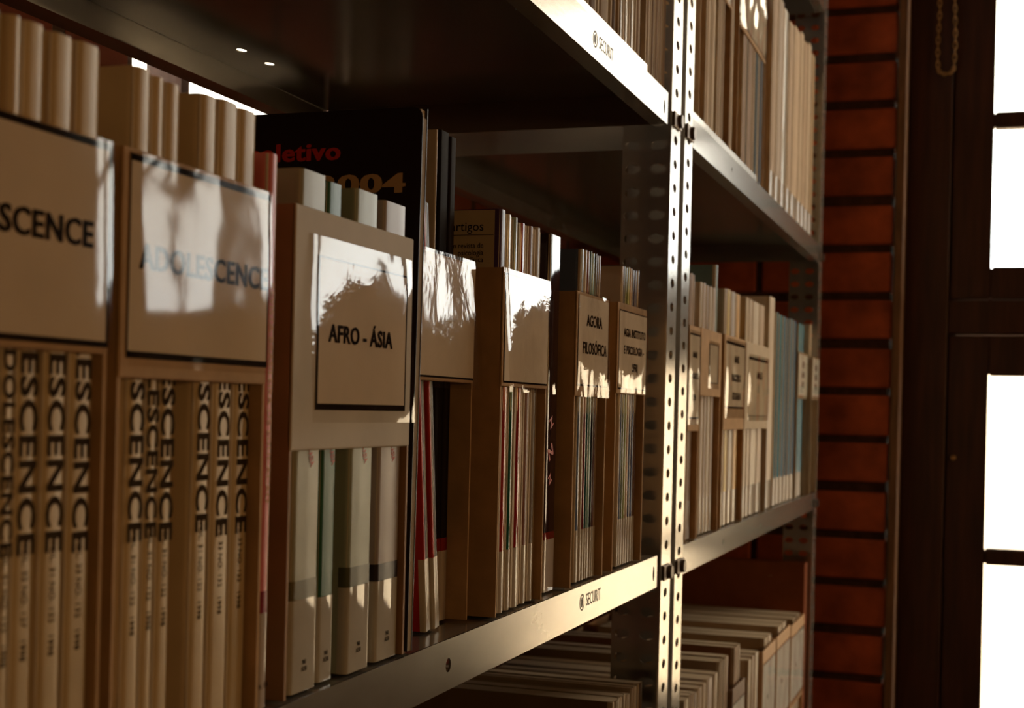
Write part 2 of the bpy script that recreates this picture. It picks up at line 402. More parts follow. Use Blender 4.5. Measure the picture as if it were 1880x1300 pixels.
# timber frame, glazed doors below and windows above
LX0, PITCH, NL = -.085, .50, 3
WINS = [(-.085, .633, .073, .048), (.556, .420, .050, .048), (.984, .366, .052, .050)]   # upper lights: left edge, width, two stiles
bm = bmesh.new()
box(bm, -.1650, LX0 - .002, YW - .02, YW + .05, 0, 3.0)
for i in range(1, NL): box(bm, LX0 + PITCH * i - .048, LX0 + PITCH * i - .002, YW - .01, YW + .05, 0, 1.611)
for i in range(2): box(bm, WINS[i][0] + WINS[i][1] + .001, WINS[i+1][0] - .001, YW - .01, YW + .05, 1.674, 2.66)
box(bm, LX0 + PITCH * NL - .048, LX0 + PITCH * NL + .01, YW - .02, YW + .05, 0, 3.0)
for i in range(NL):
    a, b = LX0 + PITCH * i - .002, LX0 + PITCH * (i + 1) - .048
    box(bm, a, b + (.046 if i < NL - 1 else 0), YW - .012, YW + .05, 1.611, 1.674); box(bm, a, b + (.046 if i < NL - 1 else 0), YW - .012, YW + .05, 2.66, 3.0)
for i in range(NL):
    a, b = LX0 + PITCH * i, LX0 + PITCH * (i + 1) - .05
    for q in ((a - .02, a + .012, .0, 1.62), (b - .012, b + .02, .0, 1.62)): box(bm, q[0], q[1], YW + .036, YW + .056, q[2], q[3])
    aw, bw = WINS[i][0], WINS[i][0] + WINS[i][1]
    for q in ((aw - .02, aw + .012), (bw - .012, bw + .02)): box(bm, q[0], q[1], YW + .036, YW + .056, 1.60, 2.7)
    box(bm, a - .03, b + .03, YW + .0565, YW + .07, 1.59, 1.69); box(bm, a - .03, b + .03, YW + .0565, YW + .07, 2.64, 2.70); box(bm, a, b, YW + .036, YW + .056, 0, .05)
bmesh.ops.bevel(bm, geom=bm.edges[:], offset=.002, segments=1, affect='EDGES')
struct(link_mesh('trim_2', bm, M_wood))
sbox('wall_far_right', LX0 + PITCH * NL + .01, 2.0, YW, YW + .1, 0, 3.0, M_plaster).name = 'wall_far_right'
def leaf(name, x0, z0, z1, bars, bottom, knob=False, wL=PITCH - .05, st=.073, sr=.073):
    y0, y1 = YW - .006, YW + .034
    bm = bmesh.new()
    box(bm, x0, x0 + st, y0, y1, z0, z1); box(bm, x0 + wL - sr, x0 + wL, y0, y1, z0, z1)
    box(bm, x0 + st, x0 + wL - sr, y0, y1, z1 - bars[0], z1); box(bm, x0 + st, x0 + wL - sr, y0, y1, z0, bottom)
    for zb in bars[1:]: box(bm, x0 + st, x0 + wL - sr, y0 + .006, y1 - .006, zb - .0155, zb + .0155)
    bmesh.ops.bevel(bm, geom=bm.edges[:], offset=.003, segments=2, affect='EDGES')
    o = struct(link_mesh(name, bm, M_wood))
    zs = [bottom] + [z for z in reversed(bars[1:])] + [z1 - bars[0]]
    for i in range(len(zs) - 1):
        a = zs[i] + (.0155 if i else 0); b = zs[i+1] - (.0155 if i < len(zs) - 2 else 0)
        g = bmesh.new(); box(g, x0 + st, x0 + wL - sr, YW + .012, YW + .016, a, b); link_mesh('pane', g, M_glass, o)
    if knob:
        g = bmesh.new(); bmesh.ops.create_uvsphere(g, u_segments=16, v_segments=10, radius=.0052)
        for v in g.verts: v.co = Vector((-.0711 + v.co.x, YW - .012 + v.co.y * 1.2, 1.378 + v.co.z))
        link_mesh('door_knob', g, M_brass, o, smooth=True)
    return o
for i in range(NL):
    x0 = LX0 + PITCH * i
    leaf('door_%d' % (i + 1), x0, .02, 1.608, [.075, 1.194], .90 if i == 0 else 1.02, knob=(i == 0))
    leaf('window_%d' % (i + 1), WINS[i][0], 1.677, 2.657, [.062, 2.305, 2.013], 1.737, wL=WINS[i][1], st=WINS[i][2], sr=WINS[i][3])
    portal(x0 + .07, x0 + PITCH - .12, .90, 1.56, YW + .08)
    portal(WINS[i][0] + .04, WINS[i][0] + WINS[i][1] - .04, 1.72, 2.62, YW + .08)
pl = portal(0, WO[1] - WO[0], 0, WO[3] - WO[2], 0); pl.location = (XB - .06, (WO[0] + WO[1]) / 2, (WO[2] + WO[3]) / 2); pl.rotation_euler = (0, math.radians(-90), 0)
pl.data.size = WO[3] - WO[2]; pl.data.size_y = WO[1] - WO[0]

for RW in FILL_WINS:
    pr = portal(0, 1, 0, 1, 0); pr.location = (2.09, (RW[0] + RW[1]) / 2, (RW[2] + RW[3]) / 2); pr.rotation_euler = (0, math.radians(90), 0)
    pr.data.size = RW[3] - RW[2]; pr.data.size_y = RW[1] - RW[0]
# outdoors beyond the glass
o = sbox('ground', -6, 8, YW + .12, 14, -.12, -.02, M_earth)
bm = bmesh.new(); box(bm, -5, 7, 9.0, 9.2, -.02, 1.9); box(bm, -5.1, 7.1, 8.95, 9.25, 1.9, 1.98); struct(link_mesh('wall_outside', bm, M_pale))

# small chain hanging on the frame
ch = empty('hanging_chain', (-.100, YW - .026, 2.40), 'thin metal chain hanging in a loop on the dark window frame', 'chain')
bm = bmesh.new(); pth = []
for i in range(26): pth.append((-.0145 + .001 * math.sin(i * .5), 0, -i * .0116))
for i in range(7):
    a = math.pi * (i + 1) / 8; pth.append((-.0145 * math.cos(a), 0, -.2905 - .012 * math.sin(a)))
for i in range(26): pth.append((.0145 + .0012 * math.sin(i * .4), 0, -(25 - i) * .0116))
for i in range(len(pth) - 1):
    a, b = Vector(pth[i]), Vector(pth[i + 1]); d = (b - a); L = d.length * .5 + .0022
    ang = math.atan2(d.x, -d.z); rt = Matrix.Rotation(math.pi / 2 * (i % 2), 4, 'Z')
    ring = []
    for j in range(14):
        t_ = 2 * math.pi * j / 14; c0 = Vector((.0032 * math.cos(t_), 0, L * math.sin(t_)))
        n0 = Vector((math.cos(t_), 0, math.sin(t_)))
        rr = []
        for q in range(6):
            p_ = 2 * math.pi * q / 6; pt = c0 + n0 * (.0011 * math.cos(p_)) + Vector((0, .0011 * math.sin(p_), 0))
            pt = Matrix.Rotation(-ang, 4, 'Y') @ (rt @ pt) + (a + b) / 2; rr.append(bm.verts.new(pt))
        ring.append(rr)
    for j in range(14):
        for q in range(6): bm.faces.new((ring[j][q], ring[(j+1) % 14][q], ring[(j+1) % 14][(q+1) % 6], ring[j][(q+1) % 6]))
link_mesh('chain', bm, M_brass, ch, smooth=True)
bm = bmesh.new(); box(bm, -.018, .018, -.003, .0055, -.002, .004); bevel_all(bm, .001); link_mesh('hook', bm, M_brass, ch)

# ------------------------------------------------------------------ steel shelving
XF, XR = -.300, -.660
def nut(parent, y, z):
    bm = bmesh.new(); box(bm, .0003, .0026, -.0165, .0165, -.0072, .0072); bevel_all(bm, .0006, 1)
    o = link_mesh('square_nut', bm, M_dark_steel, parent); o.location = (0, y, z)
    b2 = bmesh.new(); bmesh.ops.create_cone(b2, cap_ends=True, segments=24, radius1=.0068, radius2=.0062, depth=.0036, matrix=Matrix.Translation((.0044, .003, 0)) @ Matrix.Rotation(math.pi / 2, 4, 'Y'))
    p = link_mesh('bolt_head', b2, M_dark_steel, o, smooth=False); return o
def post(parent, yf0, yf1, yside, zoff, side_dir=-1, back=False, H=2.45):
    """slotted angle: one flange in the front plane, one across the unit"""
    th = .0018; bm = bmesh.new(); x = (XR - XF) if back else 0.0
    zs = [zoff + k * .0232 for k in range(int((H - zoff) / .0232))]; zs = [z for z in zs if .02 < z < H - .02]
    yc = (yf0 + yf1) / 2
    s = 1 if not back else -1
    plate(bm, (yf0, yf1, 0, H), [oval(yc, z, .0078, .0047) for z in zs], th, lambda a, b, t: (x - s * t, a, b))
    wd = .058; d = -1 if yside < yc else 1
    plate(bm, (th, wd, 0, H), [oval(c_, z, .0078, .0050) for z in zs for c_ in (.0215, .0475)], th, lambda a, b, t: (x - s * a, yside + d * -t, b))
    o = link_mesh('post', bm, M_steel, parent); return o
def unit(label, yl, yr, pL, pR, zoffs, logos, liphole, levels=(.12, .50, ZL, ZM, ZT, 2.194)):
    root = empty('shelving_unit', (XF, 0, 0), label, 'shelving')
    for (f0, f1, ys), zo in zip((pL, pR), zoffs):
        post(root, f0, f1, ys, zo); post(root, f0, f1, ys, zo, back=True)
    for L in levels:
        bm = bmesh.new(); D = XR - XF; th = .0012
        holes = []
        near = L in (ZM, ZT)
        if L == ZT:
            if yl < 1: holes = [oval(-.320, y_, .0042, .0066, 12) for y_ in (1.0766, 1.1262)]
            y_ = yl + .03
            while y_ < yr - .03: holes.append(oval(-.048, y_, .0022, .0030, 10)); y_ += .0465
        plate(bm, (D + .002, -.0004, yl + .001, yr - .001), holes, th, lambda a, b, t: (a, b, L - t))
        lh = [h for h in liphole if h[2] == L]
        plate(bm, (yl, yr, L - .030, L), [oval(h[0], L + h[1], h[3], h[4]) for h in lh], th, lambda a, b, t: (-t, a, b))
        plate(bm, (yl, yr, L - .030, L), [], th, lambda a, b, t: (D + t, a, b))
        box(bm, -.016, -.0012, yl + .002, yr - .002, L - .030, L - .0288)
        box(bm, D + .0012, D + .022, yl + .002, yr - .002, L - .030, L - .0288)
        for y_, sgn in ((yl + .0012, 1), (yr - .0012, -1)):
            box(bm, D + .004, -.004, min(y_, y_ + sgn * .0012), max(y_, y_ + sgn * .0012), L - .030, L - .0012)
        o = link_mesh('shelf', bm, M_shelf, root)
        for lg in [g for g in logos if g[0] == L]:
            lettering('maker_mark', 'SECURIT', .0142, Vector((.00012, lg[1] + .0355, L + lg[2])), FRONT, M_logo, o, 0.0, 'CENTER', .80)
            b2 = bmesh.new(); cy, cz = lg[1] + .0025, L + lg[2]
            def ring(ra, rb, a0=0, a1=360, sx=1.0):
                n = 28; vs = []
                for i in range(n + 1):
                    a = math.radians(a0 + (a1 - a0) * i / n)
                    vs.append([b2.verts.new((.00014, cy + r_ * math.cos(a) * sx, cz + r_ * math.sin(a))) for r_ in (ra, rb)])
                for i in range(n): b2.faces.new((vs[i][0], vs[i][1], vs[i+1][1], vs[i+1][0]))
            ring(.0052, .0066, 0, 360); ring(.0022, .0036, 60, 300); box(b2, .0001, .00016, cy - .0009, cy + .0009, cz - .0040, cz + .0040); ring(.0016, .0030, -90, 90)
            link_mesh('maker_emblem', b2, M_logo, o)
        if L in (ZM, ZT, ZL):
            for f in (pL, pR):
                nut(root, (f[0] + f[1]) / 2, L - (.0195 if f is pR or True else .01))
    return root
unit('grey steel shelving bay in front, ending at the perforated double post', .24, 1.3195,
     (.192, .233, .192), (1.3375, 1.378, 1.378), (.0225, 1.4371 % .0232), [(ZM, 1.0585, -.0130), (ZT, 1.0585, -.0150)],
     [(.7761, -.0152, ZM, .0042, .0042), (1.3055, -.016, ZM, .0038, .0070), (1.3055, -.016, ZT, .0038, .0070)])
unit('grey steel shelving bay beyond the double post, reaching the brick pier', 1.4385, 2.544,
     (1.3995, 1.437, 1.3995), (2.553, 2.597, 2.597), (.0105, .0180), [],
     [(1.6684, -.015, ZM, .003, .003), (1.95, -.015, ZM, .003, .003), (1.668, -.015, ZT, .003, .003)])

# ------------------------------------------------------------------ books and holders
def Yp(u, v, X): return yz(u, v, X)[0]
ORD = ['first', 'second', 'third', 'fourth', 'fifth', 'sixth', 'seventh', 'eighth', 'ninth', 'tenth', 'eleventh', 'twelfth']
CREAM = (.58, .44, .27); CREAM2 = (.60, .53, .42)
STK = (.0, .0405)
STK1 = (.0, .041, (.50, .45, .38))

# --- middle shelf, bay in front
zb = ZM + .0012; HB = 1.5775 - zb; HA = 1.5747 - zb
def adol(y0, y1, xf, n, where, grp):
    z_end = 1.3955 - zb + random.uniform(-.002, .002)
    b = book('journal', 'cream journal, black spine lettering, %s from left %s' % (n, where), 'journal', y0, y1, zb, HA + random.uniform(-.0006, .0006), xf, CREAM, gloss=1, r=.0042, group=grp,
             title=('ADOLESCENCE', min(.0125, (y1 - y0) * 1.15), z_end - .0, M_faded, .03, 1.26))
    lettering('spine_lettering', random.choice(['VOL. 31 NO. 122', 'VOL. 33 NO. 132', 'VOL. 32 NO. 127']) + '   1998', .0042, Vector((.00012, 0, .066)), SPINE, M_ink, b, .0, 'CENTER', .95)
    return b
def px_books(rows, v, fn, clip=None):
    """a run of volumes side by side; clip keeps the run between two depths"""
    iv = []
    for r in rows:
        X = r[2] if len(r) > 2 and r[2] else -.307
        iv.append([Yp(r[0], v, X), Yp(r[1], v, X)])
    if clip:
        lo, hi = iv[0][0], iv[-1][1]; a_, b_ = max(lo, clip[0]), min(hi, clip[1])
        if b_ <= a_: a_, b_ = clip
        iv = [[a_ + (q - lo) / (hi - lo) * (b_ - a_) for q in p] for p in iv]
    for i in range(1, len(iv)):
        if iv[i][0] < iv[i-1][1]: m_ = (iv[i][0] + iv[i-1][1]) / 2; iv[i-1][1] = m_; iv[i][0] = m_
    for i, r in enumerate(rows): fn(i, iv[i][0], iv[i][1], r[2] if len(r) > 2 and r[2] else -.307, r)
px_books([(-36, 0, -.307), (1, 32, -.305), (33, 79, -.3065), (80, 129, -.305), (130, 177, -.3045)], 600,
         lambda i, a, b, X, r: adol(a, b, X, ORD[i], 'behind label cut by frame edge', 'cream journals in the nearest holder'))
px_books([(230, 265, -.3045), (266, 291, -.307), (292, 321, -.3075), (357, 390, -.3045), (392, 430, -.3045), (431, 464, -.306)], 900,
         lambda i, a, b, X, r: adol(a, b, X, ORD[i], 'behind the second label', 'cream journals in the second holder'), (.4425, .5470))
M_lab_tape = glassy('label_tape_soft', .06, 1.50, (.97, .93, .86), bump=.10, bscale=14)
holder('brown magazine holder with large taped label cut off by the left frame edge', .318, .4352, 1.466, 1.542, zb, -.302, 3,
       lab=(.3195, .4345, 1.4685, 1.5415), text=[('ADOLESCENCE', .0128, .50, .53, .05, 1.02)], tape_pad=(.0, .0004, .002, .001), amp=.0004, tilt=.020, tape=M_lab_tape, f=14, border=(.001, .0014, .0022, .0026))
holder('brown magazine holder with large taped label reading ADOLESCENCE in full, beside the pink journal', .4395, .5495, 1.458, 1.5425, zb, -.3005, 11,
       lab=(.4435, .5492, 1.4655, 1.5405), text=[('ADOLESCENCE', .0131, .53, .50, .05, 1.02)], tape_pad=(.001, .0006, .003, .001), amp=.0010, tilt=.022, tape=M_lab_tape, f=17, border=(.0010, .0008, .0026, .0026))
pk = book('journal', 'pink journal with dark red spine stripe, standing between two holders', 'journal', .5512, .5612, zb, 1.5595 - zb, -.3025, (.62, .17, .17),
          gloss=1, r=.004, sticker=(0, 1.3572 - zb, (.48, .40, .35)), band=[(1.3572 - zb, 1.3669 - zb, (.22, .012, .02))])
lettering('spine_title', 'REVISTA BRASILEIRA DE EDUCACAO', .0056, Vector((.0002, 0, .139)), SPINE, mat('ochre_ink', (.50, .19, .05), .6, var=0), pk, .01)
lettering('spine_lettering', 'n. 14', .004, Vector((.0004, 0, .010)), FRONT, M_ink, pk, 0)

RED_INK = mat('red_ink', (.50, .05, .025), .5, var=0)
def h2(i, a, b, X, r):
    label, col, h, bandc, st = r[3], r[4], r[5], r[6], r[7]
    bk = book('journal', label, 'journal', a, b, zb, h - zb, X, col, gloss=1, r=.0030, sticker=(0, st - zb, (.46, .42, .36)) if st else None,
              band=[(st - zb, st - zb + bandc[0], bandc[1])] if bandc else None)
    lettering('spine_title', 'AFRO-ASIA', .0058, Vector((.0002, .001, 1.4285 - zb)), FRONT, RED_INK, bk, .02, 'CENTER', .55, tilt=-1.2)
    lettering('spine_lettering', '960\nA258', .0032, Vector((.0004, 0, .012)), FRONT, M_ink, bk, 0, 'CENTER', .8)
px_books([(541, 591, -.304, 'wide greyish green journal, first from the left behind the framed label', (.33, .32, .24), 1.5585, (.009, (.13, .11, .05)), 1.3585),
          (593, 622, -.306, 'dark green journal, second from the left behind the framed label', (.02, .10, .05), 1.5575, None, 1.3565),
          (647, 690, -.303, 'pale green journal with dark band, third behind the framed label', (.33, .36, .29), 1.5580, (.010, (.09, .09, .05)), 1.3585),
          (701, 743, -.304, 'mauve grey journal with black band, fourth behind the framed label', (.36, .30, .29), 1.5575, (.009, (.03, .02, .02)), 1.3575)], 850, h2, (.5762, .7085))
bm_ = mat('grey_board_worn', (.47, .39, .29), .65, spec=.2, var=.10, vscale=18, bump=.08, bscale=120)
holder('beige board magazine holder with framed label, reading AFRO - ÁSIA, in the shelf centre', .5735, .7110, 1.4285, 1.5410, zb, -.3005, 21,
       lab=(.5965, .7030, 1.4475, 1.5200), text=[('AFRO - ÁSIA', .0118, .47, .50, .05, 1.08)], band_mat=bm_, card=mat('dark_card', (.30, .16, .07), .7, var=.12),
amp=.0006, bulge=-.0011, tilt=.040, tape_pad=(.010, .005, .006, .009), border=(.0022, .0012, .0030, .0010), tape=glassy('framed_label_tape', .045, 1.55, (.98, .95, .90), bump=.22, bscale=24), f=16)

# tall black magazine with its cover towards the near end, text partly hidden
mg = empty('magazine', (-.3025, .7225, ZM + .0012), 'large black magazine with red and cream title, standing behind the framed label', 'magazine')
mg.rotation_euler = (math.radians(-1.0), 0, 0)
bm = bmesh.new(); Wm, Hm = .235, .301
pts = [(0, 0), (0, Hm - .006)] + [(-.006 + .006 * math.cos(math.radians(a)), Hm - .006 + .006 * math.sin(math.radians(a))) for a in (20, 45, 70, 90)] + [(-Wm, Hm), (-Wm, 0)]
fv = [bm.verts.new((p[0], -.0035, p[1])) for p in pts]; bv = [bm.verts.new((p[0], -.0030, p[1])) for p in pts]
bm.faces.new(fv); bm.faces.new(list(reversed(bv)))
for i in range(len(pts)): j = (i + 1) % len(pts); bm.faces.new((fv[i], bv[i], bv[j], fv[j]))
box(bm, -Wm, 0, .0030, .0035, 0, Hm)
link_mesh('cover', bm, cmat((.022, .012, .012), 1), mg)
bm = bmesh.new(); box(bm, -Wm + .001, -.0015, -.0028, .0028, .0008, Hm - .0012); link_mesh('page_block', bm, M_pages, mg)
bm = bmesh.new(); box(bm, -.0012, -.0004, -.0030, .0030, 0, Hm - .006); link_mesh('worn_edge', bm, cmat((.30, .22, .14), 0), mg)
lettering('cover_title', 'coletivo', .0140, Vector((-.0495, -.0038, 1.5915 - ZM)), COVER, mat('title_red', (.62, .045, .03), .9, var=0, spec=0), mg, .045, 'RIGHT', 1.22)
lettering('cover_year', '2004', .0150, Vector((-.0095, -.0038, 1.5722 - ZM)), COVER, mat('title_cream', (.60, .40, .22), .9, var=0, spec=0), mg, .05, 'RIGHT', 1.75)

# leaning magazines in the third holder
rows = [(.7838, .0040, (.42, .02, .02), 'red'), (.7884, .0040, (.04, .035, .03), 'black'), (.7930, .0042, (.26, .20, .15), 'grey'), (.7978, .0040, (.45, .03, .02), 'bright red'),
        (.8024, .0040, (.20, .15, .11), 'brownish grey'), (.8070, .0042, (.035, .02, .02), 'dark')]
for i, (yb, tk, c_, nm) in enumerate(rows):
    book('magazine', 'thin %s magazine leaning, %s from the left among the leaning ones' % (nm, ORD[i]), 'magazine', yb, yb + tk, zb, .257, -.318 - .001 * (i % 3), c_, gloss=1, r=.0014,
         sticker=(0, .044, (.52, .46, .38)), lean=7.4, depth=.16)
holder('magazine holder with blank glaring label, between the black magazine and a bare holder side', .7415, .8435, 1.4655, 1.5410, zb, -.3135, 31,
       lab=(.7430, .8425, 1.4675, 1.5395), amp=.0008, tilt=.060, f=16, border=(0, 0, .0012, 0), tape=glassy('third_label_tape', .05, 1.6, (.98, .95, .90), bump=.25, bscale=26))
book('binder', 'tall black bound volume, wider of the two beside the typed cover', 'book', .8160, .8308, zb, 1.622 - zb, -.3285, (.014, .009, .008), gloss=0, r=.002, hard=True, depth=.19, sticker=(0, .044, (.48, .40, .34)), band=[(.044, .052, (.25, .02, .02))])
book('binder', 'tall black bound volume, thinner and nearer the typed cover', 'book', .8304, .8408, zb, 1.6205 - zb, -.3275, (.020, .012, .010), gloss=0, r=.002, hard=True, depth=.19, sticker=(0, .044, (.48, .40, .34)), band=[(.044, .052, (.25, .02, .02))])
book('magazine', 'tall white edged magazine standing against the black bound volumes', 'magazine', .8125, .8155, zb, 1.6215 - zb, -.330, (.55, .47, .38), gloss=1, r=.0012, depth=.19)

def plain(desc, where, cat='journal', kind='journal', v=850, top=1.5765, Z0=None, sticker=True, depth=.165, grp=None, jit=.001, gl=1, st=.0405):
    Z0 = zb if Z0 is None else Z0
    def fn(i, a, b, X, r):
        nm, col = r[3], r[4]; extra = r[5] if len(r) > 5 else {}
        lab = '%s %s, %s from the left %s' % (nm, kind, ORD[i], where)
        if 'lab' in extra: lab = extra['lab']
        tp = extra.get('top', top) + random.uniform(-jit, jit)
        return book(kind, lab, cat, a, b, Z0, tp - Z0, X, col, gloss=extra.get('g', gl), r=extra.get('r', min(.0090, (b - a) * .485)), depth=depth, group=grp,
             sticker=(0, extra.get('st', st), extra.get('sc', (.50, .44, .38))) if sticker and extra.get('stk', True) else None, band=extra.get('band'), hard=extra.get('hard', False))
    return fn
zt_ = 1.541 - zb
ar = book('journal', 'purple spined journal with typed cream cover, first behind the bright blank label', 'journal', .8635, .8745, zb, 1.5790 - zb, -.3045, (.075, .035, .12), gloss=1, r=.003)
bm = bmesh.new(); box(bm, -.150, -.0042, -.00572, -.00555, .0006, 1.5790 - zb - .0006); link_mesh('front_cover', bm, cmat((.52, .42, .28), 1), ar)
for t_, sz, zz, sx in (('artigos', .0085, 1.5675, 1.0), ('em revista de', .0050, 1.5552, .9), ('psicologia', .0050, 1.5505, .9), ('clínica', .0050, 1.5460, .9)):
    lettering('cover_lettering', t_, sz, Vector((-.0115, -.0059, zz - zb)), COVER, M_ink, ar, .0, 'RIGHT', sx)
bm = bmesh.new(); box(bm, -.09, -.0048, -.00588, -.00574, 1.5620 - zb, 1.5624 - zb); link_mesh('cover_rule', bm, M_ink, ar)
px_books([(915, 931, -.3045, 'red and white', (.34, .02, .012), {'band': [(zt_ - .07, HB, (.74, .68, .58))], 'g': 2}), (933, 945, -.305, 'dark green', (.01, .10, .06), {'g': 2, 'band': [(zt_ - .07, HB, (.30, .36, .30))]}),
          (947, 967, -.305, 'dark red', (.27, .008, .006), {'g': 2}), (969, 984, -.306, 'rust brown', (.20, .07, .03)), (985, 1000, -.306, 'taupe', (.20, .15, .11), {'band': [(zt_ - .07, HB, (.38, .31, .25))]})], 870,
         plain('', 'behind the bright blank label', grp=None), (.8750, .9562))
holder('magazine holder with blank bright label, its bare brown side facing out', .8600, .9590, 1.4645, 1.5415, zb, -.3005, 41,
       lab=(.8630, .9570, 1.4670, 1.5380), amp=.0011, tilt=.062, f=19, border=(.0016, .0, .0012, .0010), tape=glassy('fourth_label_tape', .05, 1.6, (.98, .95, .90), bump=.3, bscale=30))
dk = book('book', 'black book with red marks on the spine, standing loose between two holders', 'book', .9905, 1.0190, zb, 1.5790 - zb, -.3105, (.035, .014, .012), gloss=2, r=.0035, hard=False,
          sticker=(0, .0385, (.46, .38, .33)), band=[(.0385, .0440, (.20, .02, .015))])
for z_, s_ in ((1.418, .013), (1.440, .010), (1.398, .009)):
    lettering('spine_figure', 'N' if s_ > .012 else 'Z', s_, Vector((.0003, random.uniform(-.003, .003), z_ - zb)), FRONT, RED_INK, dk, .03, 'CENTER', 1.3, tilt=.5)
px_books([(1059, 1070, None, 'blue grey', (.10, .14, .26)), (1071, 1077, None, 'cream', (.50, .42, .32)), (1078, 1085, None, 'dark red', (.16, .01, .008)), (1086, 1090, None, 'dark teal', (.01, .09, .10)),
          (1091, 1099, None, 'pale blue', (.24, .42, .44)), (1100, 1104, None, 'black', (.02, .015, .015)), (1105, 1109, None, 'dark maroon', (.10, .03, .02)), (1110, 1115, None, 'tan', (.34, .25, .19))], 850,
         plain('', 'behind the label AGORA', grp=None, gl=2), (1.0325, 1.1202))
holder('magazine holder with crinkled tape over label lines AGORA and FILOSÓFICA', 1.0295, 1.1230, 1.4610, 1.5410, zb, -.3005, 51,
       lab=(1.0330, 1.1220, 1.4690, 1.5385), text=[('AGORA', .0125, .52, .73, .035, .98), ('FILOSÓFICA', .0125, .55, .42, .035, .98)], amp=.0015, tilt=.014, tape_pad=(.002, .0005, .0085, .003), f=22, border=(.0018, 0, .0014, .0),
       tape=glassy('fifth_label_tape', .045, 1.55, (.98, .95, .90), bump=.35, bscale=34))
px_books([(1135, 1139, None, 'pinkish cream', (.52, .42, .34)), (1140, 1144, None, 'navy', (.01, .015, .06)), (1145, 1151, None, 'olive green', (.08, .11, .01)), (1152, 1157, None, 'pale green', (.34, .40, .13)),
          (1158, 1163, None, 'peach', (.50, .32, .20)), (1164, 1170, None, 'dark blue', (.012, .02, .12)), (1171, 1176, None, 'slate blue', (.05, .07, .22)), (1177, 1183, None, 'brown', (.16, .09, .055))], 850,
         plain('', 'behind the three line label', grp=None, gl=2), (1.1558, 1.2542))
holder('magazine holder with three line label, nearest to the perforated double post', 1.1530, 1.2570, 1.4650, 1.5425, zb, -.3005, 61,
       lab=(1.1570, 1.2560, 1.4690, 1.5365), text=[('AGIA INSTITUTO', .0098, .56, .72, .035, .98), ('E PSICOLOGIA -', .0098, .54, .50, .035, .98), ('UFRJ', .0100, .58, .28, .035, .98)], amp=.0013, tilt=.012, tape_pad=(.003, .001, .003, .006), f=24,
       border=(.0016, 0, .0014, .001), tape=glassy('sixth_label_tape', .045, 1.55, (.98, .95, .90), bump=.3, bscale=34))

# --- middle shelf, far bay
far = dict(v=650, top=1.604, depth=.17)
def P(where, **k):
    d = dict(far); d.update(k); return plain('', where, **d)
px_books([(1264, 1268, None, 'mauve', (.40, .31, .27)), (1269, 1274, None, 'pale mauve', (.45, .36, .31)), (1275, 1280, None, 'tan', (.40, .28, .20))], 650, P('just right of the double post', top=1.598), (1.4510, 1.5035))
FT = M_tape_far
holder('brown magazine holder with lettered label half hidden by the double post', 1.4480, 1.5065, 1.4310, 1.5420, zb, -.3005, 71,
       lab=(1.4500, 1.5050, 1.4440, 1.5340), text=[('ANAIS', .009, .5, .75, .02, .9), ('CONGRESSO', .009, .5, .5, .02, .8), ('1998', .009, .5, .25, .02, .9)], amp=.0006, tape=FT, detail=12, border=(.001, .001, .002, .002))
px_books([(1284, 1289, None, 'white', (.62, .56, .47)), (1290, 1296, None, 'pale pink', (.50, .41, .36)), (1297, 1302, None, 'mauve', (.42, .34, .31)), (1303, 1309, None, 'off white', (.52, .45, .38)), (1310, 1316, None, 'light mauve', (.50, .42, .40))], 650,
         P('behind the small square label', top=1.594), (1.5130, 1.6280))
holder('brown magazine holder with a small square window label, second in the far bay', 1.5100, 1.6310, 1.4690, 1.5430, zb, -.3005, 81,
       lab=(1.5560, 1.6120, 1.4840, 1.5280), amp=.0006, tape=FT, detail=12, border=(.004, .004, .001, .001))
px_books([(1321, 1327, -.309, 'tall teal', (.16, .24, .24), {'top': 1.622, 'stk': False, 'lab': 'tall teal hardback standing loose between the second and third far holders'})], 650, P('', kind='book', cat='book'), (1.6325, 1.6480))
px_books([(1329, 1333, None, 'tan', (.40, .30, .20)), (1334, 1342, None, 'mustard yellow', (.52, .36, .06)), (1343, 1352, None, 'grey', (.42, .37, .35)), (1353, 1362, None, 'orange brown', (.55, .30, .06), {'band': [(.19, .222, (.60, .18, .03))]})], 650,
         P('in the third far holder', top=1.600), (1.6530, 1.7930))
holder('magazine holder with glossy lettered label, third in the far bay', 1.6500, 1.7960, 1.4310, 1.5440, zb, -.3005, 91,
       lab=(1.6600, 1.7920, 1.4570, 1.5370), text=[('ANAIS', .0125, .55, .74, .03, .9), ('BRASILEIROS', .0125, .55, .46, .03, .85), ('GEOGRAFIA', .0125, .58, .18, .03, .85)], amp=.0015, tilt=-.006, tape=FT, detail=16, border=(.001, .001, .0022, .0034), tape_pad=(.004, .003, .012, .003))
px_books([(1369, 1375, None, 'cream', (.52, .42, .30)), (1376, 1383, None, 'light tan', (.50, .40, .30)), (1384, 1397, None, 'wide cream', (.60, .52, .42)), (1398, 1408, None, 'beige', (.50, .38, .28))], 650, P('in the fourth far holder', top=1.602), (1.8040, 1.9930))
holder('tan magazine holder with label over white glare, fourth in the far bay', 1.8010, 1.9960, 1.4310, 1.5440, zb, -.3005, 101, card=M_board,
       lab=(1.8250, 1.9850, 1.4480, 1.5250), text=[('ANALES', .0135, .55, .70, .03, .95)], amp=.0016, tilt=-.012, tape=FT, detail=16, border=(.001, .001, .001, .0035), tape_pad=(.006, .004, .006, .003))
px_books([(1412, 1422, -.307, 'tall cream', (.60, .50, .40), {'top': 1.621, 'lab': 'tall cream journal standing loose left of the blue journals'}),], 650, P(''), (1.9990, 2.0900))
